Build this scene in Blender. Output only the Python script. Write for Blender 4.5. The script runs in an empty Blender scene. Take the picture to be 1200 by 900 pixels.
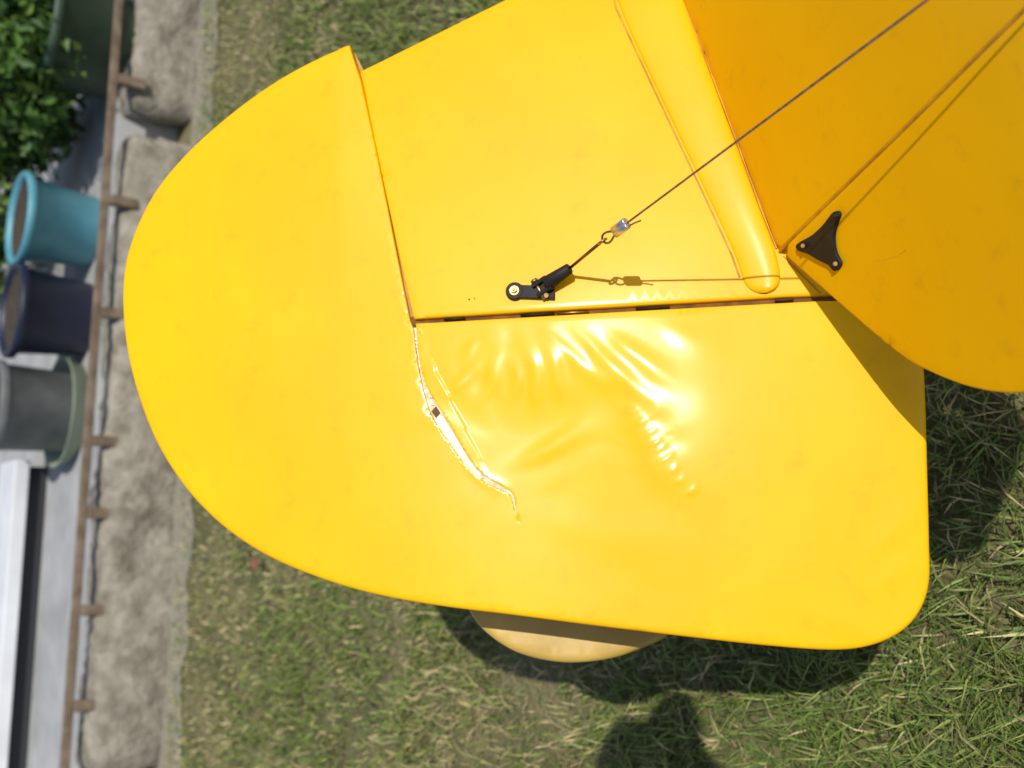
import bpy, math, random
import numpy as np
from mathutils import Vector, Matrix, geometry
random.seed(3); rng=np.random.default_rng(5)
scene=bpy.context.scene
scene.view_settings.view_transform='Standard'
try: scene.view_settings.look='None'
except Exception: pass
scene.view_settings.exposure=0

# ---------------------------------------------------------------- survey frame
F=1170.0; H=1.15
P=math.radians(38); R=math.radians(7)
up=np.array([-math.cos(P)*math.cos(R), math.cos(P)*math.sin(R), math.sin(P)])
fw=np.array([0,0,-1.0]); fw=fw-fw.dot(up)*up; fw/=np.linalg.norm(fw)
rt=np.cross(fw,up)
M=np.array([rt,fw,up])            # survey -> world rotation
EYE=np.array([0,0,H])
def W(p): return (np.asarray(p,float)@M.T)+EYE
def ray(px,py): return np.array([(px-600)/F,(450-py)/F,-1.0])
def gz(px,py,z=0.0):
    r=M@ray(px,py); k=(z-H)/r[2]; return EYE+r*k

cam=bpy.data.cameras.new("camera"); co=bpy.data.objects.new("camera",cam); scene.collection.objects.link(co)
mm=Matrix.Identity(4)
for i in range(3):
    for j in range(3): mm[i][j]=M[i][j]
mm.translation=Vector(EYE); co.matrix_world=mm
cam.sensor_width=36; cam.lens=F/1200*36; cam.clip_end=500; cam.clip_start=0.02
cam.dof.use_dof=True; cam.dof.focus_distance=0.92; cam.dof.aperture_fstop=5
scene.camera=co

# ---------------------------------------------------------------- light
s=np.array([-0.239,0.41,1.0]); s/=np.linalg.norm(s)
sw=M@s
sun=bpy.data.lights.new("sun",'SUN'); sun.energy=3.7; sun.angle=math.radians(0.5); sun.color=(1,0.965,0.9)
so=bpy.data.objects.new("sun",sun); scene.collection.objects.link(so)
so.rotation_euler=Vector(sw).to_track_quat('Z','Y').to_euler(); so.location=Vector(sw)*20
w=bpy.data.worlds.new("World"); scene.world=w; w.use_nodes=True
nt=w.node_tree; bg=nt.nodes['Background']; sk=nt.nodes.new('ShaderNodeTexSky'); sk.sky_type='NISHITA'; sk.sun_disc=False
sk.sun_elevation=math.asin(sw[2]); sk.sun_rotation=math.atan2(sw[0],sw[1])
nt.links.new(sk.outputs[0],bg.inputs[0]); bg.inputs[1].default_value=0.12

# ---------------------------------------------------------------- materials
def mat(name,col,rough=0.6,metal=0,col2=None,scale=10,detail=6,bump=0,bscale=None,bdist=0.002,coat=0,lo=0.35,hi=0.65,spec=0.5,rvar=0,crough=0.12):
    m=bpy.data.materials.new(name); m.use_nodes=True; n=m.node_tree; b=n.nodes['Principled BSDF']
    b.inputs['Base Color'].default_value=(*col,1); b.inputs['Roughness'].default_value=rough; b.inputs['Metallic'].default_value=metal
    b.inputs['Coat Weight'].default_value=coat; b.inputs['Coat Roughness'].default_value=crough
    b.inputs['Specular IOR Level'].default_value=spec
    tc=n.nodes.new('ShaderNodeTexCoord')
    if col2:
        t=n.nodes.new('ShaderNodeTexNoise'); t.inputs['Scale'].default_value=scale; t.inputs['Detail'].default_value=detail
        n.links.new(tc.outputs['Object'],t.inputs['Vector'])
        r=n.nodes.new('ShaderNodeValToRGB'); r.color_ramp.elements[0].position=lo; r.color_ramp.elements[1].position=hi
        r.color_ramp.elements[0].color=(*col,1); r.color_ramp.elements[1].color=(*col2,1)
        n.links.new(t.outputs['Fac'],r.inputs[0]); n.links.new(r.outputs[0],b.inputs['Base Color'])
        if rvar:
            mr=n.nodes.new('ShaderNodeMapRange'); mr.inputs['To Min'].default_value=rough-rvar; mr.inputs['To Max'].default_value=rough+rvar
            n.links.new(t.outputs['Fac'],mr.inputs['Value']); n.links.new(mr.outputs[0],b.inputs['Roughness'])
    if bump:
        t2=n.nodes.new('ShaderNodeTexNoise'); t2.inputs['Scale'].default_value=bscale or scale; t2.inputs['Detail'].default_value=detail
        n.links.new(tc.outputs['Object'],t2.inputs['Vector'])
        bp=n.nodes.new('ShaderNodeBump'); bp.inputs['Strength'].default_value=bump; bp.inputs['Distance'].default_value=bdist
        n.links.new(t2.outputs['Fac'],bp.inputs['Height']); n.links.new(bp.outputs[0],b.inputs['Normal'])
    return m
YEL=mat("yellow_covering",(0.89,0.475,0.002),0.38,col2=(0.86,0.43,0.001),scale=5,detail=3,bump=0.3,bscale=9,bdist=0.003,rvar=0.05,spec=0.10,coat=0.15,crough=0.13)
def add_scuffs(m):
    n=m.node_tree; b=n.nodes['Principled BSDF']; src=b.inputs['Base Color'].links[0].from_socket
    tc=n.nodes.new('ShaderNodeTexCoord'); t=n.nodes.new('ShaderNodeTexNoise'); t.inputs['Scale'].default_value=38; t.inputs['Detail'].default_value=8
    t.inputs['Roughness'].default_value=0.7
    n.links.new(tc.outputs['Object'],t.inputs['Vector'])
    r=n.nodes.new('ShaderNodeValToRGB'); r.color_ramp.elements[0].position=0.56; r.color_ramp.elements[1].position=0.82
    r.color_ramp.elements[0].color=(0,0,0,1); r.color_ramp.elements[1].color=(0.55,0.55,0.55,1)
    n.links.new(t.outputs['Fac'],r.inputs[0])
    mx=n.nodes.new('ShaderNodeMix'); mx.data_type='RGBA'; mx.inputs[7].default_value=(0.6,0.29,0.01,1)
    n.links.new(r.outputs[0],mx.inputs[0]); n.links.new(src,mx.inputs[6]); n.links.new(mx.outputs[2],b.inputs['Base Color'])
add_scuffs(YEL)
YDULL=mat("dull_yellow",(0.62,0.42,0.09),0.35,col2=(0.48,0.30,0.05),scale=14,bump=0.2,bdist=0.003)  # duller, browner yellow for the float tip and strut
GLUE=mat("ochre_glue",(0.66,0.31,0.008),0.45,col2=(0.42,0.17,0.01),scale=60)
FOAM=mat("torn_balsa",(0.82,0.74,0.55),0.9,col2=(0.6,0.47,0.25),scale=160,bump=0.8,bscale=300,bdist=0.002)
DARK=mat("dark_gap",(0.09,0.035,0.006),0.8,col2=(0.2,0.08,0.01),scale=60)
BLK=mat("black_plastic",(0.010,0.009,0.008),0.6,col2=(0.02,0.018,0.016),scale=80,spec=.25)
BRASS=mat("brass",(0.5,0.33,0.14),0.45,1,col2=(0.28,0.18,0.08),scale=200)
STEEL=mat("steel_cable",(0.32,0.3,0.27),0.4,0.9,col2=(0.15,0.13,0.11),scale=200)
ALU=mat("aluminium",(0.75,0.75,0.76),0.35,0.9,col2=(0.5,0.5,0.52),scale=120,bump=0.3,bdist=0.001)

def link(o,par=None):
    scene.collection.objects.link(o)
    if par: o.parent=par
    return o
def mesh_obj(name,v,f,m,par=None,smooth=False):
    me=bpy.data.meshes.new(name); me.from_pydata([tuple(map(float,a)) for a in v],[],[tuple(map(int,a)) for a in f]); 
    for k in (m if isinstance(m,list) else [m]): me.materials.append(k)
    me.update()
    if smooth: me.shade_smooth()
    return link(bpy.data.objects.new(name,me),par)
def empty(name):
    e=bpy.data.objects.new(name,None); e.empty_display_size=0.1; return link(e)
plane_e=empty("model_airplane")

# ---------------------------------------------------------------- tail planes
class Pl:
    def __init__(s_,O,n,u=None):
        s_.O=np.array(O,float); s_.n=np.array(n,float)/np.linalg.norm(n)
        uu=np.array([1.0,0,0]) if u is None else np.array(u,float)
        uu=uu-uu.dot(s_.n)*s_.n; s_.u=uu/np.linalg.norm(uu); s_.v=np.cross(s_.n,s_.u)
    def tr(s_,px,py,off=0):
        r=ray(px,py); O=s_.O+s_.n*off; k=s_.n.dot(O)/s_.n.dot(r); q=r*k-s_.O
        return np.array([q.dot(s_.u),q.dot(s_.v)])
    def pt(s_,a,b,c=0): return s_.O+s_.u*a+s_.v*b+s_.n*c
    def p3(s_,px,py,off=0): a,b=s_.tr(px,py,off); return s_.pt(a,b,off)
nst=np.array([-0.165,0.185,1.0])
r0=ray(1050,750); Ost=r0*0.89
k=nst.dot(Ost)/nst.dot(np.array([0,0,-1.0]))
ST=Pl([0,0,-k],nst)

def crom(pts,step=0.004,closed=False):
    pts=[np.array(p,float) for p in pts]; out=[]
    q=[2*pts[0]-pts[1]]+pts+[2*pts[-1]-pts[-2]]
    for i in range(1,len(q)-2):
        a,b,c,d=q[i-1],q[i],q[i+1],q[i+2]; n=max(1,int(np.linalg.norm(c-b)/step))
        for j in range(n):
            t=j/n; out.append(0.5*((2*b)+(-a+c)*t+(2*a-5*b+4*c-d)*t*t+(-a+3*b-3*c+d)*t**3))
    return out
def line(pts,step=0.004):
    out=[]; pts=[np.array(p,float) for p in pts]
    for a,b in zip(pts[:-1],pts[1:]):
        n=max(1,int(np.linalg.norm(b-a)/step))
        for j in range(n): out.append(a+(b-a)*j/n)
    return out
def inside(poly,pts):
    x,y=pts[:,0],pts[:,1]; c=np.zeros(len(pts),bool); n=len(poly)
    for i in range(n):
        x1,y1=poly[i]; x2,y2=poly[(i+1)%n]
        if y1==y2: continue
        cond=((y1>y)!=(y2>y))&(x<(x2-x1)*(y-y1)/(y2-y1)+x1); c^=cond
    return c
def bdist(poly,pts):
    a=poly; b=np.roll(poly,-1,0); d=np.full(len(pts),1e9)
    for i in range(len(a)):
        ab=b[i]-a[i]; L=ab.dot(ab)+1e-15
        t=np.clip(((pts-a[i])@ab)/L,0,1); q=a[i]+t[:,None]*ab; d=np.minimum(d,((pts-q)**2).sum(1))
    return np.sqrt(d)
from collections import Counter
def topx(pl,V):
    P3=pl.O+V[:,:1]*pl.u+V[:,1:2]*pl.v
    return P3,600+F*P3[:,0]/-P3[:,2],450-F*P3[:,1]/-P3[:,2]
def panel(name,pl,outline,th,r,sp,m,hf=None,dense=None,base=0.0,rf=None):
    poly=np.array(outline)
    A=0.5*np.sum(poly[:,0]*np.roll(poly[:,1],-1)-np.roll(poly[:,0],-1)*poly[:,1])
    if A<0: poly=poly[::-1].copy()
    mn,mx=poly.min(0),poly.max(0)
    gx,gy=np.meshgrid(np.arange(mn[0],mx[0],sp),np.arange(mn[1],mx[1],sp*0.87)); gx=gx+((np.arange(gx.shape[0])%2)*sp/2)[:,None]
    pts=np.c_[gx.ravel(),gy.ravel()]
    if dense is not None:
        (dx0,dy0,dx1,dy1),ds=dense
        pts=pts[~((pts[:,0]>dx0)&(pts[:,0]<dx1)&(pts[:,1]>dy0)&(pts[:,1]<dy1))]
        gx,gy=np.meshgrid(np.arange(dx0,dx1,ds),np.arange(dy0,dy1,ds*0.87)); gx=gx+((np.arange(gx.shape[0])%2)*ds/2)[:,None]
        pts=np.r_[pts,np.c_[gx.ravel(),gy.ravel()]]
    def RR(q):
        if rf is None: return np.full(len(q),r)
        _,x,y=topx(pl,q); return rf(x,y)
    pts=pts[inside(poly,pts)]; d=bdist(poly,pts); pts=pts[d>RR(pts)*1.15+1e-4]
    tang=np.roll(poly,-1,0)-np.roll(poly,1,0); tang/=np.linalg.norm(tang,axis=1)[:,None]+1e-12
    nor=np.c_[-tang[:,1],tang[:,0]]; rb=RR(poly)
    for f in (0.05,0.2,0.42,0.7,1.0):
        q=poly+nor*(rb*f)[:,None]; k_=inside(poly,q); q=q[k_]; rq=rb[k_]; dq=bdist(poly,q); q=q[dq>rq*f*0.97]; pts=np.r_[pts,q]
    allp=np.r_[poly,pts]; nb=len(poly)
    v2,e2,f2,*_=geometry.delaunay_2d_cdt([Vector(p) for p in allp],[(i,(i+1)%nb) for i in range(nb)],[],1,1e-7)
    V=np.array([tuple(q) for q in v2]); T=np.array([tuple(f) for f in f2 if len(f)==3])
    c=V[T].mean(1); T=T[inside(poly,c)]
    a=V[T]; ar=(a[:,1,0]-a[:,0,0])*(a[:,2,1]-a[:,0,1])-(a[:,2,0]-a[:,0,0])*(a[:,1,1]-a[:,0,1]); T[ar<0]=T[ar<0][:,::-1]
    D=bdist(poly,V); rv=RR(V); z=-rv*(1-np.sqrt(np.clip(1-np.clip(1-D/rv,0,1)**2,0,1)))+base
    P3,px,py=topx(pl,V)
    add=np.zeros(len(V))
    if hf is not None: add=hf(px,py); z=z+add
    ec=Counter()
    for t in T:
        for i in range(3): ec[tuple(sorted((int(t[i]),int(t[(i+1)%3]))))]+=1
    top=P3+z[:,None]*pl.n
    bot=P3+(base-th+add)[:,None]*pl.n
    n=len(V); faces=[tuple(t) for t in T]+[(t[2]+n,t[1]+n,t[0]+n) for t in T]
    idx={}; extra=[]
    for t in T:
        for i in range(3):
            a_,b_=int(t[i]),int(t[(i+1)%3])
            if ec[tuple(sorted((a_,b_)))]==1:
                for q in (a_,b_):
                    if q not in idx: idx[q]=2*n+len(extra); extra.append(bot[q])
                faces.append((b_,a_,idx[a_],idx[b_]))
    allv=np.r_[top,bot,np.array(extra)]
    return mesh_obj(name,W(allv),faces,m,plane_e,True)

S=lambda L:[ST.tr(*p) for p in L]
arc=[(412,57),(380,70),(330,96),(280,130),(230,172),(190,216),(165,258),(148,305),(143,352),(147,405),(160,460),(181,515),(210,563),(245,603),(285,635),(330,660),(390,683),(450,699),(520,711),(600,721),(700,734),(800,746),(900,757),(975,762),(1020,757),(1056,741),(1079,716),(1090,682),(1090,635),(1088,560),(1084,440),(1078,400),(1050,362),(1005,352)]
ctr_r=[(488,386),(491,418),(499,450),(512,474),(529,502),(547,533),(562,553),(583,567),(599,577),(603,592),(607,611)]
ctr_l=[(605,604),(600.5,590),(597,579),(580,570.5),(556,556),(531,525),(506,487),(495,454),(488.5,420),(484.5,386)]
horn=[(480,374),(469,318),(455,245),(440,168),(425,98)]
crk=crom(S(ctr_r),0.003)
j=lambda L,a:[p+rng.normal(0,a,2) for p in L]
out=crom(S(arc),0.004)+line(S([(1005,352),(960,352.5),(487,379),(488,386)]),0.004)+j(crk,0.0002)+[S([(607,611)])[0]]+j(crom(S(ctr_l),0.003),0.0002)+line(S([(484.5,386)]+horn+[(412,57)]),0.004)
def pdist(px,py,L):
    d=np.full(len(px),1e9)
    for a,b in zip(L[:-1],L[1:]):
        a=np.array(a,float);b=np.array(b,float);ab=b-a;t=np.clip(((px-a[0])*ab[0]+(py-a[1])*ab[1])/ab.dot(ab),0,1)
        d=np.minimum(d,np.hypot(px-a[0]-t*ab[0],py-a[1]-t*ab[1]))
    return d
def rf_el(px,py):
    r=np.full(len(px),0.0042)
    dh=pdist(px,py,[(1010,352),(487,379),(480,374),(425,98),(412,57)])
    r=np.where(dh<12,0.0013,r); dc=pdist(px,py,ctr_r); return np.where(dc<18,0.0005,r)
def rf_st(px,py):
    r=np.full(len(px),0.0032); dh=pdist(px,py,[(485,373),(468,300),(425,97)]); return np.where(dh<10,0.0012,r)
def seg(px,py,x1,y1,x2,y2,w,a):
    dx,dy=x2-x1,y2-y1; L=math.hypot(dx,dy); t=((px-x1)*dx+(py-y1)*dy)/(L*L)-.5; q=((px-x1)*dy-(py-y1)*dx)/L
    q=q+0.05*L*np.cos(t*3.0)
    wl=w*(0.65+0.7*(t+.5).clip(0,1))
    return a*np.exp(-(q/wl)**2)*np.exp(-(np.abs(t)/.42)**3)
WR=[(522,462,572,416,9,.8),(560,474,588,408,9,.8),(598,470,604,402,10,.9),(628,480,618,402,10,1.0),(656,468,640,402,10,1.0),
(645,392,735,462,10,.8),(680,390,785,482,11,1.1),(712,392,796,445,11,.8),(608,540,710,482,13,1.3),(630,575,700,520,15,.4),
(732,466,822,594,19,1.2),(545,540,592,575,7,.35),(640,612,800,618,26,.5),(560,395,545,430,8,.4),(700,640,840,640,30,.4),
(876,540,904,586,7,.35),(1010,650,1080,590,13,.6),(1020,695,1085,640,11,.5),(950,715,1060,745,14,.5),(770,380,860,400,16,.4)]
r2=np.random.default_rng(11)
for i in range(9):
    x=740+i*8.6+r2.normal(0,2); y=478+i*12.5+r2.normal(0,2); l=r2.uniform(6,11); WR.append((x-l,y+4,x+l,y-5+r2.normal(0,2),3.4,r2.uniform(.2,.42)))
for i in range(12):
    th=r2.uniform(0.15,2.7); r_=r2.uniform(95,165); x=625+r_*math.cos(th)*1.05; y=535-r_*math.sin(th)*.8; l=r2.uniform(9,22); a=-th+r2.normal(0,.3)
    WR.append((x-l*math.cos(a),y-l*math.sin(a),x+l*math.cos(a),y+l*math.sin(a),r2.uniform(3,5),r2.uniform(-.15,.2)))
def hel(px,py):
    h=np.zeros_like(px)
    wx=px+3*np.sin(py/21+px/41)+1.0*np.sin(py/9.3+1+px/19); wy=py+3*np.sin(px/23+2+py/37)
    for x1,y1,x2,y2,w_,a in WR: h+=seg(wx,wy,x1,y1,x2,y2,w_,a*0.0010)
    th=np.arctan2(540-wy,wx-620); rr=np.hypot((px-620)/1.1,py-540)
    band=np.exp(-((rr-125)/40)**2)*(th>-.2)*np.clip((th+.2)/.4,0,1)*np.clip((3.1-th)/.4,0,1)
    h+=0.00022*band*(np.sin(13*th+1.3*np.sin(3*th)+rr/50)+.4*np.sin(23*th+2*np.sin(4*th)-rr/35))
    dyb=wy-508; dxb=wx-655
    qy=dyb/np.where(dyb>0,185.0,64.0); qx=dxb/np.where(dxb>0,98.0,120.0)
    h-=0.0052*np.exp(-(qx**2+qy**2)**1.1)
    h+=0.0026*np.exp(-(((px-840)/130)**2+((py-500)/120)**2))
    h+=0.0005*np.sin(px/70+1)*np.sin(py/85)
    h+=0.009*np.clip((375-py)/300,0,1)*np.clip((520-px)/120,0,1)
    side=(px< 484+ np.clip(py-380,0,300)*0.5)
    h+=np.where(side,0.0007*np.exp(-((py-480)/90)**2)*np.exp(-((px-505)/60)**2),0)
    return h
d0=ST.tr(500,690); d1=ST.tr(850,378)
panel("elevator",ST,out,0.011,0.0042,0.008,YEL,hel,((min(d0[0],d1[0]),min(d0[1],d1[1]),max(d0[0],d1[0]),max(d0[1],d1[1])),0.002),rf=rf_el)
stab=line(S([(425,97),(421,83),(590,0),(700,-48),(860,-95),(960,-95),(1010,60),(1012,200),(1000,300),(985,345),(918,348),(485,373.5),(468,300),(450,217),(425,97)]),0.004)
panel("stabilizer",ST,stab,0.010,0.0032,0.012,YEL,lambda x,y:0.0007*np.sin(x/80)*np.sin(y/60+1),rf=rf_st)
def strip(name,px,pl,off,m):
    return mesh_obj(name,W(np.array([pl.p3(x,y,off) for x,y in px])),[tuple(range(len(px)))],m,plane_e)
strip("torn_core",[(478,384),(483,425),(489,460),(499,492),(517,528),(543,560),(575,578),(597,588),(606,615),(610,600),(606,568),(586,558),(568,546),(555,527),(538,498),(522,470),(508,444),(499,412),(495,384)],ST,-0.0042,FOAM)
PALE=mat("balsa_face",(0.88,0.83,0.68),0.8,col2=(0.76,0.68,0.5),scale=90,bump=.4,bscale=200)
strip("pale_core_face",[(508,486),(516,484),(532,508),(548,536),(566,560),(560,563),(540,545),(522,518)],ST,-0.0022,PALE)
for i in range(22):
    t=r2.uniform(0,1); x0=486+t*22+r2.normal(0,1); y0=392+t*88; l=r2.uniform(3,6)
    strip("splinter_%d"%i,[(x0-2,y0),(x0+l*.7,y0+l*.5+1),(x0+l*.5,y0+l*.9),(x0-2,y0+3)],ST,-0.0028+0.00006*i,PALE if i%4 else FOAM)
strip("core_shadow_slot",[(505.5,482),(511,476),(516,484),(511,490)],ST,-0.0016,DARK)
YD2=mat("shaded_gap_yellow",(0.5,0.24,0.005),0.5,col2=(0.3,0.12,0.005),scale=40)  # covering yellow darkened to paint the shade inside the horn gap
strip("hinge_gap_shade",[(470,372),(980,344),(984,356),(494,385)],ST,-0.006,DARK)  # dark sheet laid beneath the hinge gap, shade put in as colour
strip("horn_gap_shade",[(415,60),(430,90),(490,372),(474,378)],ST,-0.007,YD2)  # backing sheet below the gap, coloured as if shaded

def tube(name,a,b,ra,rb,m,seg_=20,cap=True,bev=0.0,par=None):
    a=np.array(a,float); b=np.array(b,float); d=b-a; L=np.linalg.norm(d); d/=L
    x=np.cross(d,[0.3,0.9,0.2]); x/=np.linalg.norm(x); y=np.cross(d,x)
    prof=[(0,ra-bev),(bev,ra),(L-bev,rb),(L,rb-bev)] if bev else [(0,ra),(L,rb)]
    V=[];Fc=[]
    for t,r_ in prof:
        for i in range(seg_):
            an=2*math.pi*i/seg_; V.append(a+d*t+(x*math.cos(an)+y*math.sin(an))*r_)
    for k in range(len(prof)-1):
        for i in range(seg_):
            q=(i+1)%seg_; Fc.append((k*seg_+i,k*seg_+q,(k+1)*seg_+q,(k+1)*seg_+i))
    Fc.append(tuple(range(seg_-1,-1,-1))); Fc.append(tuple((len(prof)-1)*seg_+i for i in range(seg_)))
    o=mesh_obj(name,W(np.array(V)),Fc,m,par or plane_e,False)
    me=o.data
    for p in me.polygons[:-2]: p.use_smooth=True
    return o
def curve(name,pts,r_,m,closed=False,world=False,res=3,par=None):
    cu=bpy.data.curves.new(name,'CURVE'); cu.dimensions='3D'; cu.bevel_depth=r_; cu.bevel_resolution=res; cu.use_fill_caps=True
    sp=cu.splines.new('POLY'); sp.points.add(len(pts)-1); sp.use_cyclic_u=closed
    for i,p in enumerate(pts):
        q=p if world else W(p); sp.points[i].co=(*q,1)
    cu.materials.append(m); return link(bpy.data.objects.new(name,cu),par if world else plane_e)
for i,(x0,x1,off) in enumerate([(520,545,-.003),(610,650,-.003),(652,690,-.0025),(745,785,-.003),(908,930,-.0025)]):
    f=lambda x:376.5-(x-485)*0.0555
    tube("hinge_pin_%d"%i,ST.p3(x0,f(x0),off),ST.p3(x1,f(x1),off),0.0012,0.0010,BLK if i!=2 else BRASS,10)

# ---------------------------------------------------------------- fin & rudder
P0=ST.p3(912,294,0.002)
e1=ray(1200,10)*0.63; nf=e1-P0; nf/=np.linalg.norm(nf)
cdir=ST.p3(800,0)-P0; cdir/=np.linalg.norm(cdir)
mf=np.cross(nf,cdir); mf/=np.linalg.norm(mf)
if mf.dot(-P0)<0: mf=-mf
FIN=Pl(P0,mf,nf)
print("fin sun cos",mf.dot(s))
def loc(h,c): 
    p=nf*h+cdir*c; return np.array([p.dot(FIN.u),p.dot(FIN.v)])
fo=line([loc(0.0,0.0),loc(0.60,0.0),loc(0.60,0.03)],0.008)+crom([loc(0.60,0.03),loc(0.58,0.11),loc(0.50,0.2),loc(0.36,0.32),loc(0.2,0.42),loc(0.05,0.5)],0.008)+line([loc(0.05,0.5),loc(0.0,0.5),loc(0.0,0.0)],0.008)
panel("fin",FIN,fo,0.009,0.002,0.015,YEL,lambda x,y:0.001*np.sin(x/90)*np.sin(y/70))
rp=ray(1085,438)*0.815; rd=rp-P0; mr=np.cross(nf,rd); mr/=np.linalg.norm(mr)
if mr.dot(-P0)<0: mr=-mr
rc=np.cross(nf,mr); rc=rc if rc.dot(rd)>0 else -rc
P1=P0+rc*0.0005
RU=Pl(P1,mr,nf)
def rloc(h,c):
    p=nf*h+rc*c; return np.array([p.dot(RU.u),p.dot(RU.v)])
tp=[RU.tr(*p) for p in [(919,299),(960,335),(1000,370),(1050,412),(1085,434),(1140,455),(1200,461)]]
last=P1+RU.u*tp[-1][0]+RU.v*tp[-1][1]-P1; lh,lc=last.dot(nf),last.dot(rc)
ro=crom(tp+[rloc(lh+0.07,lc+0.012),rloc(lh+0.15,lc+0.0),rloc(lh+0.24,lc-0.05),rloc(0.61,0.07),rloc(0.62,0.001)],0.006)+line([rloc(0.62,0.001),rloc(0.004,0.001)],0.008)
panel("rudder",RU,ro,0.008,0.0022,0.012,YEL,lambda x,y:0.0006*np.sin(x/60)*np.sin(y/70))
curve("rudder_hinge_line",[P0+nf*t+rc*0.0008-mf*0.0014 for t in (0,0.3,0.6)],0.0016,GLUE)
hp=[(983,247),(986,251),(982,263),(979,278),(981,295),(987,308),(984,315),(979,317),(972,310),(960,304),(948,297),(936,293),(934,288),(939,283),(953,275),(966,263),(977,249)]
ho=crom([RU.tr(*p,0.001) for p in hp]+[RU.tr(*hp[0],0.001)],0.0015)
panel("control_horn_plate",RU,ho,0.003,0.0012,0.004,BLK,base=0.0035)
for i,(x,y) in enumerate([(980,253),(941,288),(979,309)]):
    a=RU.p3(x,y,0.003); b=RU.p3(x,y,0.0062); tube("horn_screw_%d"%i,a,b,0.0024,0.0022,BRASS if i else BLK,12,bev=0.0005)
curve("scratch",[RU.p3(x,y,0.0002) for x,y in [(1025,306),(1038,304),(1052,300),(1062,293)]],0.0004,GLUE)

# ---------------------------------------------------------------- root fairing
def fairing():
    cl=[((700,-95),(778,-95)),((712,-40),(790,-40)),((724,10),(800,0)),((765,95),(832,85)),((805,180),(862,168)),((838,250),(888,240)),((862,300),(908,290)),((869,322),(915,320)),((872,333),(914,333)),((880,341),(908,341)),((889,344),(899,344))]
    V=[];n=17
    for (a,b) in cl:
        A=ST.p3(*a); B=ST.p3(*b); w_=np.linalg.norm(B-A); hh=min(0.006,w_*0.42)
        for i in range(n):
            t=math.pi*i/(n-1); c=-math.cos(t); V.append((A+B)/2+(B-A)/2*c+ST.n*(hh*math.sin(t)**0.42*(1+.4*c)-0.001))
    Fc=[]
    for k in range(len(cl)-1):
        for i in range(n-1): Fc.append((k*n+i,(k+1)*n+i,(k+1)*n+i+1,k*n+i+1))
    o=mesh_obj("root_fairing",W(np.array(V)),Fc,YEL,plane_e,True)
    s_=o.modifiers.new("s",'SUBSURF'); s_.levels=2; s_.render_levels=2
    curve("fairing_glue_seam",[ST.p3(x,y,0.0001) for x,y in [(702,-90),(722,10),(763,97),(802,180),(835,250),(858,300),(867,325)]],0.0010,GLUE)
    curve("fin_glue_seam",[ST.p3(x,y,0.002) for x,y in [(800,0),(833,85),(864,168),(890,240),(910,291)]],0.0010,GLUE)
    curve("root_seam",[ST.p3(x,y,0.0002) for x,y in [(918,300),(940,322),(962,343)]],0.0008,GLUE)
fairing()
def boom():
    V=[];n=20;sec=[(-0.03,0.012,0.03),(0.0,0.02,0.04),(0.25,0.035,0.06),(0.6,0.06,0.09),(1.1,0.09,0.13)]
    side=np.cross(cdir,ST.n)
    for a,hw,hh in sec:
        c=P0+cdir*a-ST.n*(0.014+hh)
        for i in range(n):
            t=2*math.pi*i/n; x,y=math.cos(t),math.sin(t); x=math.copysign(abs(x)**0.5,x);y=math.copysign(abs(y)**0.5,y)
            V.append(c+side*hw*x+ST.n*hh*y)
    Fc=[(k*n+i,k*n+(i+1)%n,(k+1)*n+(i+1)%n,(k+1)*n+i) for k in range(len(sec)-1) for i in range(n)]
    Fc+=[tuple(range(n)),tuple((len(sec)-1)*n+i for i in range(n))]
    mesh_obj("fuselage",W(np.array(V)),Fc,YEL,plane_e,True)
boom()
LO=Pl(ST.O-ST.n*0.13,ST.n)
lo=crom([LO.tr(*p) for p in [(540,690),(552,722),(575,747),(610,767),(660,777),(712,773),(752,760),(785,742),(800,700)]],0.006)+line([LO.tr(*p) for p in [(800,700),(760,560),(600,560),(540,690)]],0.01)
panel("lower_float_tip",LO,lo,0.012,0.007,0.012,YDULL)
tube("float_strut",LO.p3(680,620),ST.p3(700,560,-0.014),0.006,0.006,YDULL)
for i,(x,y,r_) in enumerate([(550,351,.0011),(556,350,.0008),(270,405,.0006),(702,398,.0009),(868,505,.0006)]):
    tube("speck_%d"%i,ST.p3(x,y,0.0001),ST.p3(x,y,0.0006),r_,r_*0.8,DARK,8)

# ---------------------------------------------------------------- rigging
dF=-ST.p3(733,330)[2]
sB=ST.p3(648,326,0.010)
Fp=ray(727,267)*(dF*0.905)
best=None
for dd in np.linspace(0.4,0.85,91):
    E=ray(1085,1)*dd; t=(Fp-sB)/np.linalg.norm(Fp-sB); q=(E-Fp)/np.linalg.norm(E-Fp); c=t.dot(q)
    if best is None or c>best[0]: best=(c,E)
E=best[1]; wd=(E-Fp)/np.linalg.norm(E-Fp)
kk=(P0-Fp).dot(mf)/wd.dot(mf); print("wire to fin",kk)
Ee=Fp+wd*(kk if 0.2<kk<1.2 else 0.6)
x=np.cross(wd,[0,0,1]); x/=np.linalg.norm(x); y=np.cross(wd,x); L=np.linalg.norm(Ee-Fp)
for sidx in range(3):
    N=int(L/0.0011); curve("cable_strand_%d"%sidx,[Fp+wd*(L*i/N)+(x*math.cos(i*0.8+sidx*2.09)+y*math.sin(i*0.8+sidx*2.09))*0.0005 for i in range(N+1)],0.00055,STEEL,res=1)
fa=Fp-wd*0.010; fb=Fp+wd*0.010
for sgn in (-1,1):
    tube("ferrule_%d"%(sgn+1),fa+x*sgn*0.0022,fb+x*sgn*0.0022,0.0034,0.0034,ALU,16,bev=0.0006)
curve("cable_tail",[Fp+x*0.003+wd*0.008,Fp+x*0.004+wd*0.018,Fp+x*0.0055+wd*0.026],0.0008,STEEL)
lp=[]
fd=(Fp-sB)/np.linalg.norm(Fp-sB)
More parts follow.
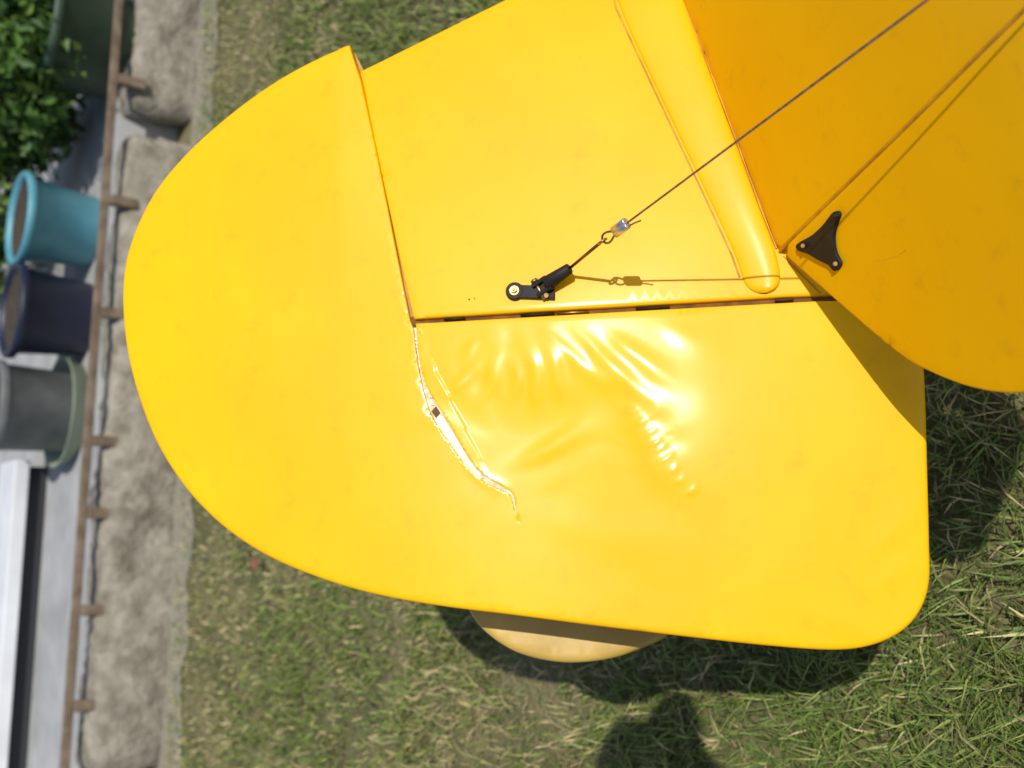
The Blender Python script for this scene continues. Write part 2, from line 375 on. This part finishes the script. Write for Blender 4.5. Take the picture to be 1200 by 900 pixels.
for i in range(25):
    t=i/24*2*math.pi; lp.append(Fp-wd*0.019+wd*0.009*math.cos(t)+x*0.0045*math.sin(t)*(1-0.35*math.cos(t)))
curve("thimble_loop",lp,0.0011,STEEL,closed=True)
eye=Fp-wd*0.029
ring=[eye+fd*0.0042*math.cos(t)+np.cross(fd,x)*0.0042*math.sin(t) for t in np.linspace(0,2*math.pi,20)[:-1]]
curve("eye_bolt",ring,0.0012,BRASS,closed=True)
cl0=ST.p3(668,314,0.018)
tube("threaded_rod",eye-fd*0.004,cl0,0.0016,0.0016,mat("bronze_rod",(0.2,0.13,0.07),0.4,0.9),12)
an=ST.p3(603,341,0.004)
cb=ST.p3(640,333,0.009)
tube("clevis_body",cl0,cb,0.0055,0.0078,BLK,16,bev=0.001)
ax=cb-cl0; ax/=np.linalg.norm(ax); sd=np.cross(ax,ST.n); sd/=np.linalg.norm(sd); un=np.cross(sd,ax)
def box(name,a,b,wv,hv,m,bev=0.0008,par=None):
    V=[q+wv*i+hv*j_ for q in (a,b) for i,j_ in ((-1,-1),(1,-1),(1,1),(-1,1))]
    o=mesh_obj(name,W(np.array(V)),[(0,1,2,3),(7,6,5,4),(0,4,5,1),(1,5,6,2),(2,6,7,3),(3,7,4,0)],m,par or plane_e)
    b_=o.modifiers.new("b",'BEVEL'); b_.width=bev; b_.segments=2; return o
for sgn in (-1,1): box("clevis_arm_%d"%(sgn+1),cb+sd*sgn*0.0056-ax*0.004,cb+ax*0.013+sd*sgn*0.0056,sd*0.0021,un*0.004,BLK)
tube("clevis_pin",cb+ax*0.009-sd*0.0115,cb+ax*0.009+sd*0.011,0.0019,0.0019,BRASS,10)
tube("clevis_nut",cb+ax*0.009+sd*0.008,cb+ax*0.009+sd*0.011,0.0038,0.0038,BRASS,6)
box("mount_tab",an-ST.u*0.004,ST.p3(650,343,0.004),ST.v*0.0068,ST.n*0.0012,BLK)
tube("mount_disc",an-ST.n*0.003,an+ST.n*0.0016,0.0094,0.0090,BLK,24,bev=0.0008)
tube("mount_washer",an+ST.n*0.0016,an+ST.n*0.0026,0.0050,0.0048,BRASS,24)
tube("mount_bolt",an+ST.n*0.0026,an+ST.n*0.0060,0.0034,0.0030,BRASS,6)
tube("mount_bolt_end",an+ST.n*0.0060,an+ST.n*0.0085,0.0017,0.0014,BRASS,10)
tube("mount_post",ST.p3(640,346,0.0),ST.p3(640,346,0.009),0.003,0.0028,BRASS,10,bev=0.0005)

# ---------------------------------------------------------------- ground
GR=mat("lawn_soil",(0.10,0.10,0.035),0.95,col2=(0.20,0.17,0.08),scale=5,detail=10,bump=0.6,bscale=60,bdist=0.02)
mesh_obj("lawn",[(-80,-80,0),(80,-80,0),(80,80,0),(-80,80,0)],[(0,1,2,3)],GR)
A0=gz(236,0); A1=gz(190,900)
e=A0-A1; e/=np.linalg.norm(e); g=np.array([-e[1],e[0],0]); 
if g[1]<0: g=-g
def TT(s_,t,z=0): return A1+e*s_+g*t+np.array([0,0,z])
def st(p): q=np.array(p)-A1; return q.dot(e),q.dot(g)
def patch(x,y):
    return (np.sin(x*3.1+1.3*np.sin(y*2.3))+np.sin(y*4.3+1.7*np.sin(x*3.7+1))+0.8*np.sin(x*9+y*7+1.5*np.sin(y*5))+0.6*np.sin(x*15-y*12+2+np.sin(x*11)))/3.0
def grass(name,N,x0,x1,y0,y1,hmin,hmax,wd_):
    x=rng.uniform(x0,x1,N); y=rng.uniform(y0,y1,N)
    tt=(np.c_[x,y]-A1[:2])@g[:2]; k=tt<-0.03-rng.uniform(0,0.05,N); x,y=x[k],y[k]
    pz=patch(x,y); k=rng.uniform(0,1,len(x))<0.74+0.45*pz; x,y,pz=x[k],y[k],pz[k]; n=len(x)
    h=rng.uniform(hmin,hmax,n)*(1+0.3*pz); a=rng.uniform(0,2*np.pi,n); ln=rng.uniform(0.2,1.7,n)*h
    wv=wd_*rng.uniform(0.5,1.4,n); b=a+rng.normal(np.pi/2,0.5,n)
    ux,uy=np.cos(b)*wv/2,np.sin(b)*wv/2; dx,dy=np.cos(a)*ln,np.sin(a)*ln
    V=np.zeros((n,5,3))
    V[:,0]=np.c_[x-ux,y-uy,np.zeros(n)]; V[:,1]=np.c_[x+ux,y+uy,np.zeros(n)]
    V[:,2]=np.c_[x-ux*.8+dx*.4,y-uy*.8+dy*.4,h*.62]; V[:,3]=np.c_[x+ux*.8+dx*.4,y+uy*.8+dy*.4,h*.62]
    V[:,4]=np.c_[x+dx,y+dy,h*rng.uniform(.7,1.0,n)]
    me=bpy.data.meshes.new(name); me.vertices.add(n*5); me.vertices.foreach_set('co',V.ravel())
    base=(np.arange(n)*5)[:,None]; tri=np.array([0,1,3,0,3,2,2,3,4]); L_=(base+tri).ravel()
    me.loops.add(len(L_)); me.loops.foreach_set('vertex_index',L_)
    me.polygons.add(n*3); me.polygons.foreach_set('loop_start',np.arange(n*3)*3)
    me.update(calc_edges=True)
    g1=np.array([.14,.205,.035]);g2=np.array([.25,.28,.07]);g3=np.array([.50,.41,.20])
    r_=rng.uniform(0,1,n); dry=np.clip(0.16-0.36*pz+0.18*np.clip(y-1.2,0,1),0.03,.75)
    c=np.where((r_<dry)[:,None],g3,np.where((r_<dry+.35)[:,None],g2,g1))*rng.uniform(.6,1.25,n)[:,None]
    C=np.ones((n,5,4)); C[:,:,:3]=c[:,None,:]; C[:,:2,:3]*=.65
    at=me.color_attributes.new('tint','FLOAT_COLOR','POINT'); at.data.foreach_set('color',C.ravel())
    m=bpy.data.materials.get("grass_blades")
    if not m:
        m=bpy.data.materials.new("grass_blades"); m.use_nodes=True; nn=m.node_tree; b_=nn.nodes['Principled BSDF']; b_.inputs['Roughness'].default_value=.55; b_.inputs['Specular IOR Level'].default_value=.3
        at_=nn.nodes.new('ShaderNodeAttribute'); at_.attribute_name='tint'
        nn.links.new(at_.outputs['Color'],b_.inputs['Base Color'])
    me.materials.append(m); return link(bpy.data.objects.new(name,me))
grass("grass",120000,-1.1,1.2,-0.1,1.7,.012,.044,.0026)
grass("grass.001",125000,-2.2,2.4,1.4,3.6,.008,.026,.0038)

STONE=mat("rough_stone",(0.18,0.155,0.115),0.95,col2=(0.34,0.305,0.24),scale=16,detail=12,bump=.8,bscale=40,bdist=0.015)
CONC=mat("pale_concrete",(0.30,0.30,0.29),0.9,col2=(0.40,0.40,0.39),scale=8,detail=8,bump=.2,bscale=60,bdist=.004)
GRAV=mat("gravel",(0.22,0.20,0.15),0.95,col2=(0.33,0.31,0.23),scale=90,detail=8,bump=.8,bscale=120,bdist=.01)
WOOD=mat("weathered_wood",(0.12,0.08,0.05),0.85,col2=(0.22,0.16,0.11),scale=20,detail=8,bump=.4,bscale=50)
TZ=0.2
def tbox(name,s0,s1,t0,t1,z0,z1,m,par=None,bev=0.005):
    V=[TT(a,b,c) for c in (z0,z1) for a,b in ((s0,t0),(s1,t0),(s1,t1),(s0,t1))]
    o=mesh_obj(name,V,[(3,2,1,0),(4,5,6,7),(0,1,5,4),(1,2,6,5),(2,3,7,6),(3,0,4,7)],m,par)
    if bev:
        b=o.modifiers.new("b",'BEVEL'); b.width=bev; b.segments=2
    return o
tbox("terrace",-6,8,0.16,9,-0.05,TZ,CONC,bev=0)
V=[];n=160
for i in range(n+1):
    sx=-6+14*i/n; V+= [TT(sx,-0.16+0.02*math.sin(i*1.7)+rng.normal(0,.012),0.004),TT(sx,0.02,0.004)]
mesh_obj("gravel_verge",V,[(2*i,2*i+2,2*i+3,2*i+1) for i in range(n)],GRAV)
ce=empty("stone_curb"); gap=st(gz(185,165,0.1))[0]
breaks=[-6]
while breaks[-1]<8: breaks.append(breaks[-1]+rng.uniform(1.6,2.6))
breaks=sorted([b for b in breaks if abs(b-gap)>0.9]+[gap])
def stone(s0,s1,idx):
    ns=int((s1-s0)/.02)+2; V=[];Fc=[]
    prof=[(0.0,-.03),(-.008,.03),(-.004,.09),(0.0,.14),(.01,.185),(.03,.205),(.08,.212),(.14,.21),(.165,.195),(.17,.1)]
    ph=rng.uniform(0,6,4)
    for a in range(ns):
        u=a/(ns-1); edge=min(u,1-u)*(s1-s0); sh=0.03*math.exp(-edge/.03)
        for q,(t,z) in enumerate(prof):
            sw_=(s0+u*(s1-s0)); w1=.010*math.sin(sw_*9+ph[0]+q)+.006*math.sin(sw_*23+ph[1]+q*2)
            V.append(TT(s0+.004+(s1-s0-.008)*u+rng.normal(0,.002),t+sh+w1+rng.normal(0,.004),z-sh*.6+w1*.5*(q>2)+rng.normal(0,.003)))
    m_=len(prof)
    for a in range(ns-1):
        for k in range(m_-1): Fc.append((a*m_+k,(a+1)*m_+k,(a+1)*m_+k+1,a*m_+k+1))
    Fc+= [tuple(range(m_)),tuple((ns-1)*m_+k for k in range(m_))[::-1]]
    mesh_obj("block_%d"%idx,V,Fc,STONE,ce,True)
for i,(a,b) in enumerate(zip(breaks[:-1],breaks[1:])):
    stone(a+(0.09 if abs(a-gap)<1e-6 else -0.002),b,i)
we=empty("wooden_edging")
p0=st(gz(126,230,TZ+.06)); p1=st(gz(80,880,TZ+.06))
def rail(sa,ta,sb,tb,z0,z1,wd_,nm):
    a=TT(sa,ta);b=TT(sb,tb);dd=(b-a)/np.linalg.norm(b-a);nn=np.array([-dd[1],dd[0],0])*wd_/2
    V=[q+o_+np.array([0,0,z]) for z in (z0,z1) for q,o_ in ((a,-nn),(b,-nn),(b,nn),(a,nn))]
    o=mesh_obj(nm,V,[(3,2,1,0),(4,5,6,7),(0,1,5,4),(1,2,6,5),(2,3,7,6),(3,0,4,7)],WOOD,we); b_=o.modifiers.new("b",'BEVEL'); b_.width=.003
sl=(p1[1]-p0[1])/(p1[0]-p0[0]); f=lambda s_:p0[1]+sl*(s_-p0[0])
rail(p1[0]-2,f(p1[0]-2),p0[0]+2.5,f(p0[0]+2.5),TZ+.055,TZ+.080,.02,"rail")
for i,py in enumerate([-250,-120,20,140,262,380,520,602,715,830,940]):
    s_=st(gz(120,py,TZ))[0]; rail(s_-.016,f(s_)-.01,s_+.016,f(s_)-.01,TZ-.03,TZ+.056,.03,"post_%d"%i)

# ---------------------------------------------------------------- pots
def lathe(name,c,prof,mats,seg_=48,squash=1,par=None):
    V=[];Fc=[];mi=[]
    for r_,z,m in prof:
        for i in range(seg_):
            a=2*math.pi*i/seg_; V.append((c[0]+r_*math.cos(a)*squash,c[1]+r_*math.sin(a),c[2]+z))
    for k in range(len(prof)-1):
        for i in range(seg_): q=(i+1)%seg_; Fc.append((k*seg_+i,k*seg_+q,(k+1)*seg_+q,(k+1)*seg_+i)); mi.append(prof[k+1][2])
    Fc.append(tuple((len(prof)-1)*seg_+i for i in range(seg_))); mi.append(prof[-1][2])
    o=mesh_obj(name,V,Fc,mats,par,True); o.data.polygons.foreach_set('material_index',mi); return o
SOIL=mat("soil",(0.03,0.022,0.015),.95,col2=(0.07,.05,.03),scale=60)
def potmat(n,c,c2): return mat(n,c,.5,col2=c2,scale=12,bump=.1,bscale=30)
def pot(name,c,rb,rt_,h,m,rim=.018):
    return lathe(name,c,[(rb*.3,.002,0),(rb*.96,0,0),(rb,.008,0),(rb+(rt_-rb)*.9-.004,h*.86,0),(rt_,h*.87,0),(rt_+rim*.6,h*.9,0),(rt_+rim*.6,h*.98,0),(rt_+rim*.3,h,0),(rt_-rim*.5,h*.99,0),(rt_-rim*.6,h*.93,0),(rt_-rim*.7,h*.92,1),(.01,h*.93,1)],[m,SOIL])
cc=gz(121,262,TZ)+g*.12; pot("turquoise_pot",cc,.12,.15,.245,potmat("turquoise_glaze",(.07,.26,.33),(.11,.33,.40)))
cc=gz(114,367,TZ)+g*.12; pot("navy_pot",cc,.125,.15,.245,potmat("navy_glaze",(.008,.011,.032),(.014,.02,.05)))
cc=gz(102,478,TZ)+g*.15
gp=empty("grey_pot_with_saucer")
lathe("saucer",cc,[(.12,0,0),(.17,.0,0),(.19,.05,0),(.195,.055,0),(.185,.055,0),(.165,.012,0),(.01,.012,0)],[potmat("pale_green_plastic",(.22,.26,.18),(.28,.32,.23))],par=gp)
o=pot("pot",cc+np.array([0,0,.015]),.135,.15,.25,potmat("grey_plastic",(.12,.125,.125),(.18,.185,.185)),.01); o.parent=gp
dgp=gz(158,35,TZ)+g*.16; pot("dark_green_planter",dgp,.18,.195,.26,potmat("dark_green_plastic",(.03,.055,.035),(.045,.08,.05)),.02)

LEAF=[]
for i,cx in enumerate([(.03,.07,.015),(.06,.12,.02),(.12,.19,.04)]):
    LEAF.append(mat("leaf_%d"%i,cx,.5,col2=tuple(v*1.5 for v in cx),scale=20,spec=.25))
BARK=mat("stem",(.08,.055,.03),.9,col2=(.14,.1,.06),scale=40)
def plant(name,c,cen,rad,N,ls,prob=(.5,.38,.12)):
    V=[];Fc=[];mi=[]
    cl=[np.array(cen)+np.clip(rng.normal(0,.42,3),-.8,.8)*rad for _ in range(16)]
    for i in range(N):
        p=cl[rng.integers(len(cl))]+rng.normal(0,.2,3)*rad
        if p[2]<TZ+.02: continue
        d=rng.normal(0,1,3); d[2]-=.2; d/=np.linalg.norm(d); q=np.cross(d,rng.normal(0,1,3)); q/=np.linalg.norm(q); l=ls*rng.uniform(.6,1.3); b=len(V)
        nn=np.cross(d,q)
        V+=[p,p+d*l*.5+q*l*.24+nn*l*.05,p+d*l-nn*l*.1,p+d*l*.5-q*l*.24+nn*l*.05]; Fc+=[(b,b+1,b+2),(b,b+2,b+3)]; k=int(rng.choice([0,1,2],p=list(prob))); mi+=[k,k]
    for q in cl:
        a=np.array(c,float); steps=5; prev=None
        for k in range(steps+1):
            t=k/steps; p=a*(1-t)+q*t+np.array([0,0,.06*math.sin(t*3)]); r_=.005*(1-t)+.0015; b=len(V)
            V+=[p+np.array([r_*math.cos(w_),r_*math.sin(w_),0]) for w_ in (0,2.1,4.2)]
            if prev is not None:
                for z in range(3): Fc.append((prev+z,prev+(z+1)%3,b+(z+1)%3,b+z)); mi.append(3)
            prev=b
    o=mesh_obj(name,V,Fc,LEAF+[BARK]); o.data.polygons.foreach_set('material_index',mi); return o
def above(px,py,p):
    r=M@ray(px,py); k=(p-EYE).dot(g)/r.dot(g); return EYE+r*k
row=gz(121,262,TZ)+g*.30
plant("leafy_shrub",dgp+np.array([0,0,.2]),above(12,35,dgp),np.array([.26,.2,.20]),3400,.055,(.35,.42,.23))
b1=above(88,150,row); b1[2]=TZ
plant("leafy_shrub.001",b1,above(22,125,row),np.array([.2,.2,.2]),2800,.05,(.35,.42,.23))
plant("leafy_shrub.002",b1+g*.1,above(14,190,row+g*.15),np.array([.15,.2,.16]),1500,.045)
b2=row+g*.3; b2[2]=TZ
plant("flowering_plant",b2,above(-2,290,b2),np.array([.2,.2,.14]),1300,.05,(.2,.4,.4))

q0=st(gz(62,540,TZ)); q1=st(gz(38,880,TZ))
WHT=mat("white_paint",(.72,.73,.74),.6,col2=(.6,.61,.62),scale=6)
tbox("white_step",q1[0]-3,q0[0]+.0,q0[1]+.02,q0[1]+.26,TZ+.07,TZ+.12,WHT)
tbox("step_shadow_block",q1[0]-3,q0[0]-.02,q0[1]+.06,q0[1]+.24,TZ,TZ+.068,mat("painted_step_shadow",(.03,.03,.035),.9),bev=0)  # near-black block added below the step; its colour paints the step's shadow
tbox("house_wall",-6,8,5.0,5.2,TZ,3.2,CONC,bev=0)
RED=mat("red_petal",(.35,.05,.05),.6)
def blossom(name,c,r_,m):
    V=[];Fc=[]
    for k in range(5):
        a=k*1.256; b=len(V)
        for (rr,da,z) in ((0.1,0,0),(.6,-.45,.3),(1,0,.5),(.6,.45,.3)): V.append(c+np.array([math.cos(a+da)*rr*r_,math.sin(a+da)*rr*r_,z*r_]))
        Fc.append((b,b+1,b+2,b+3))
    mesh_obj(name,V,Fc,m)
blossom("red_petals",gz(302,660,.03),.02,RED)
YF=mat("dry_yellow_petal",(.4,.33,.08),.7)
blossom("yellow_flower",gz(1112,481,.038),.007,YF); blossom("yellow_flower.001",gz(1126,484,.038),.006,YF)

# ---------------------------------------------------------------- the photographer, leaning in and holding the camera
SKIN=mat("skin",(0.55,0.33,0.22),.5,col2=(0.5,0.28,0.18),scale=30)
SHIRT=mat("blue_shirt",(0.12,0.18,0.32),.85,col2=(0.15,0.22,0.38),scale=25,bump=.3,bscale=60)
TROU=mat("khaki_trousers",(0.25,0.2,0.13),.9,col2=(0.3,0.24,0.16),scale=25)
STRAW=mat("straw",(0.55,0.42,0.2),.8,col2=(0.42,0.3,0.13),scale=120,bump=.4,bscale=200)
HAIR=mat("dark_hair",(0.02,0.015,0.01),.6,col2=(0.04,.03,.02),scale=80)
SHOE=mat("brown_leather",(0.08,0.045,0.025),.5,col2=(0.11,0.06,0.035),scale=40)
EYEW=mat("eye_white",(0.75,0.73,0.7),.3,col2=(.7,.68,.65)); 
ph=empty("photographer")
def skin(name,pts,edges,rad,m,sub=2,root=0):
    me=bpy.data.meshes.new(name); me.from_pydata([tuple(map(float,p)) for p in pts],edges,[]); me.materials.append(m)
    o=link(bpy.data.objects.new(name,me),ph); md=o.modifiers.new("skin",'SKIN'); md.use_smooth_shade=True
    for i,r_ in enumerate(rad):
        v=me.skin_vertices[0].data[i]; v.radius=(r_,r_) if not isinstance(r_,tuple) else r_; v.use_root=(i==root)
    sb_=o.modifiers.new("sub",'SUBSURF'); sb_.levels=sub; sb_.render_levels=sub; return o
G0=gz(795,938); Q=G0+sw*1.78
A=np.array
hd=Q
neck=hd+A([-.05,-.07,-.13]); chest=hd+A([-.16,-.15,-.22]); belly=hd+A([-.36,-.22,-.36]); pel=hd+A([-.54,-.26,-.47])
shR=chest+A([.10,-.10,.03]); shL=chest+A([-.06,.12,-.03])
tH=W(A([-.075,0,.12])); bH=W(A([.075,0,.12]))
elR=(shR+tH)/2+A([-.10,-.05,-.16]); elL=(shL+bH)/2+A([-.14,-.02,-.16])
skin("torso",[pel,belly,chest,neck,shR,elR,shL,elL],[(0,1),(1,2),(2,3),(2,4),(4,5),(2,6),(6,7)],[.14,.125,.13,.06,.07,.045,.07,.045],SHIRT)
skin("forearm_r",[elR,(elR+tH)/2,tH],[(0,1),(1,2)],[.042,.036,.026],SKIN); skin("forearm_l",[elL,(elL+bH)/2,bH],[(0,1),(1,2)],[.042,.036,.026],SKIN)
hR=pel+A([.03,-.10,-.06]); hL=pel+A([-.03,.10,-.06])
fR=A([hR[0]+.02,hR[1]-.04,.06]); fL=A([hL[0]-.02,hL[1]+.06,.06])
skin("legs",[pel,hR,(hR+fR)/2+A([.05,.03,0]),fR,hL,(hL+fL)/2+A([.05,.03,0]),fL],[(0,1),(1,2),(2,3),(0,4),(4,5),(5,6)],[.14,.10,.065,.05,.10,.065,.05],TROU)
for nm,f_ in (("shoe_r",fR),("shoe_l",fL)):
    skin(nm,[f_+A([-.04,0,-.015]),f_+A([.06,.02,-.022]),f_+A([.16,.04,-.03])],[(0,1),(1,2)],[.045,.042,.032],SHOE)
skin("neck",[neck,hd+A([-.02,-.03,-.06])],[(0,1)],[.052,.05],SKIN)
face=A([.25,.55,-.45]); face/=np.linalg.norm(face); hup=A([.15,.25,.9]); hup=hup-hup.dot(face)*face; hup/=np.linalg.norm(hup); hs=np.cross(face,hup)
V=[];Fc=[];nu,nv=36,28
for i in range(nv+1):
    for j_ in range(nu):
        th=math.pi*i/nv; a=2*math.pi*j_/nu; fx,sx_,uz=math.sin(th)*math.cos(a),math.sin(th)*math.sin(a),math.cos(th)
        low=max(0,-uz); X=fx*.098; Y=sx_*.075*(1-.30*low); Z=uz*.118
        if fx>0:
            X+=.020*math.exp(-(sx_/.14)**2-((uz+.12)/.16)**2)
            X-=.010*math.exp(-((abs(sx_)-.38)/.18)**2-((uz-.05)/.13)**2)
            X+=.006*math.exp(-(sx_/.3)**2-((uz+.42)/.06)**2)
            X+=.010*low*math.exp(-(sx_/.4)**2)
        V.append(hd+face*X+hs*Y+hup*Z)
for i in range(nv):
    for j_ in range(nu): q=(j_+1)%nu; Fc.append((i*nu+j_,(i+1)*nu+j_,(i+1)*nu+q,i*nu+q))
mesh_obj("head",V,Fc,SKIN,ph,True)
def ell(name,c,ax_,r_,m,clipz=None,n1=20,n2=14):
    V=[];Fc=[]
    for i in range(n2+1):
        for j_ in range(n1):
            th=math.pi*i/n2*(clipz or 1); a=2*math.pi*j_/n1
            V.append(c+ax_[0]*r_[0]*math.sin(th)*math.cos(a)+ax_[1]*r_[1]*math.sin(th)*math.sin(a)+ax_[2]*r_[2]*math.cos(th))
    for i in range(n2):
        for j_ in range(n1): q=(j_+1)%n1; Fc.append((i*n1+j_,(i+1)*n1+j_,(i+1)*n1+q,i*n1+q))
    return mesh_obj(name,V,Fc,m,ph,True)
for sg in (-1,1):
    ell("ear_%d"%(sg+1),hd+hs*sg*.076-face*.005-hup*.005,(face,hs,hup),(.017,.008,.030),SKIN)
    ell("eye_%d"%(sg+1),hd+hs*sg*.029+face*.078+hup*.008,(face,hs,hup),(.013,.013,.011),EYEW)
    ell("iris_%d"%(sg+1),hd+hs*sg*.029+face*.088+hup*.007,(face,hs,hup),(.004,.006,.006),HAIR)
ell("mouth",hd+face*.090-hup*.050,(face,hs,hup),(.008,.024,.005),mat("lips",(.4,.15,.12),.5,col2=(.35,.12,.1)))
ell("hair",hd-face*.012+hup*.012,(face,hs,hup),(.097,.083,.117),HAIR,0.56)
V=[];Fc=[];pr=[(.001,.135),(.05,.133),(.078,.118),(.088,.07),(.092,.045),(.110,.040),(.138,.034),(.139,.031),(.10,.036),(.088,.040)]
for r_,z in pr:
    for j_ in range(40):
        a=2*math.pi*j_/40; V.append(hd+(face*1.12*math.cos(a)+hs*math.sin(a))*r_+hup*(z-.004*math.cos(2*a)*(r_>.1)))
for i in range(len(pr)-1):
    for j_ in range(40): q=(j_+1)%40; Fc.append((i*40+j_,(i+1)*40+j_,(i+1)*40+q,i*40+q))
mesh_obj("straw_hat",V,Fc,STRAW,ph,True)
box("compact_camera_body",A([-.048,0,.026]),A([.048,0,.026]),A([0,.029,0]),A([0,0,.011]),BLK,.004,ph)
for nm,sx_,wr in (("hand_r",-1,tH),("hand_l",1,bH)):
    c=A([sx_*.064,0,.062])
    wl=A([sx_*.075,0,.12])
    pts=[wl,A([sx_*.070,-.002,.092]),c]; ed=[(0,1),(1,2)]; rad=[(.024,.018),(.034,.016),(.036,.014)]
    skin(nm+"_palm",W(A(pts)),ed,rad,SKIN)
    for k_,(yy,ll) in enumerate(((-.030,.85),(-.010,1.0),(.010,.95),(.029,.78))):
        p=[A([sx_*.066,yy*.8,.070]),A([sx_*.068,yy,.044]),A([sx_*(.064),yy,.022]),A([sx_*.056,yy,.009]),A([sx_*(.056-.012*ll),yy,.006])]
        skin(nm+"_finger_%d"%k_,W(A(p)),[(0,1),(1,2),(2,3),(3,4)],[.0095,.0092,.0085,.008,.0065],SKIN)
    p=[A([sx_*.072,-.022,.085]),A([sx_*.058,-.036,.066]),A([sx_*.040,-.030,.050]),A([sx_*.024,-.022,.046])]
    skin(nm+"_thumb",W(A(p)),[(0,1),(1,2),(2,3)],[.013,.0115,.0105,.008],SKIN)
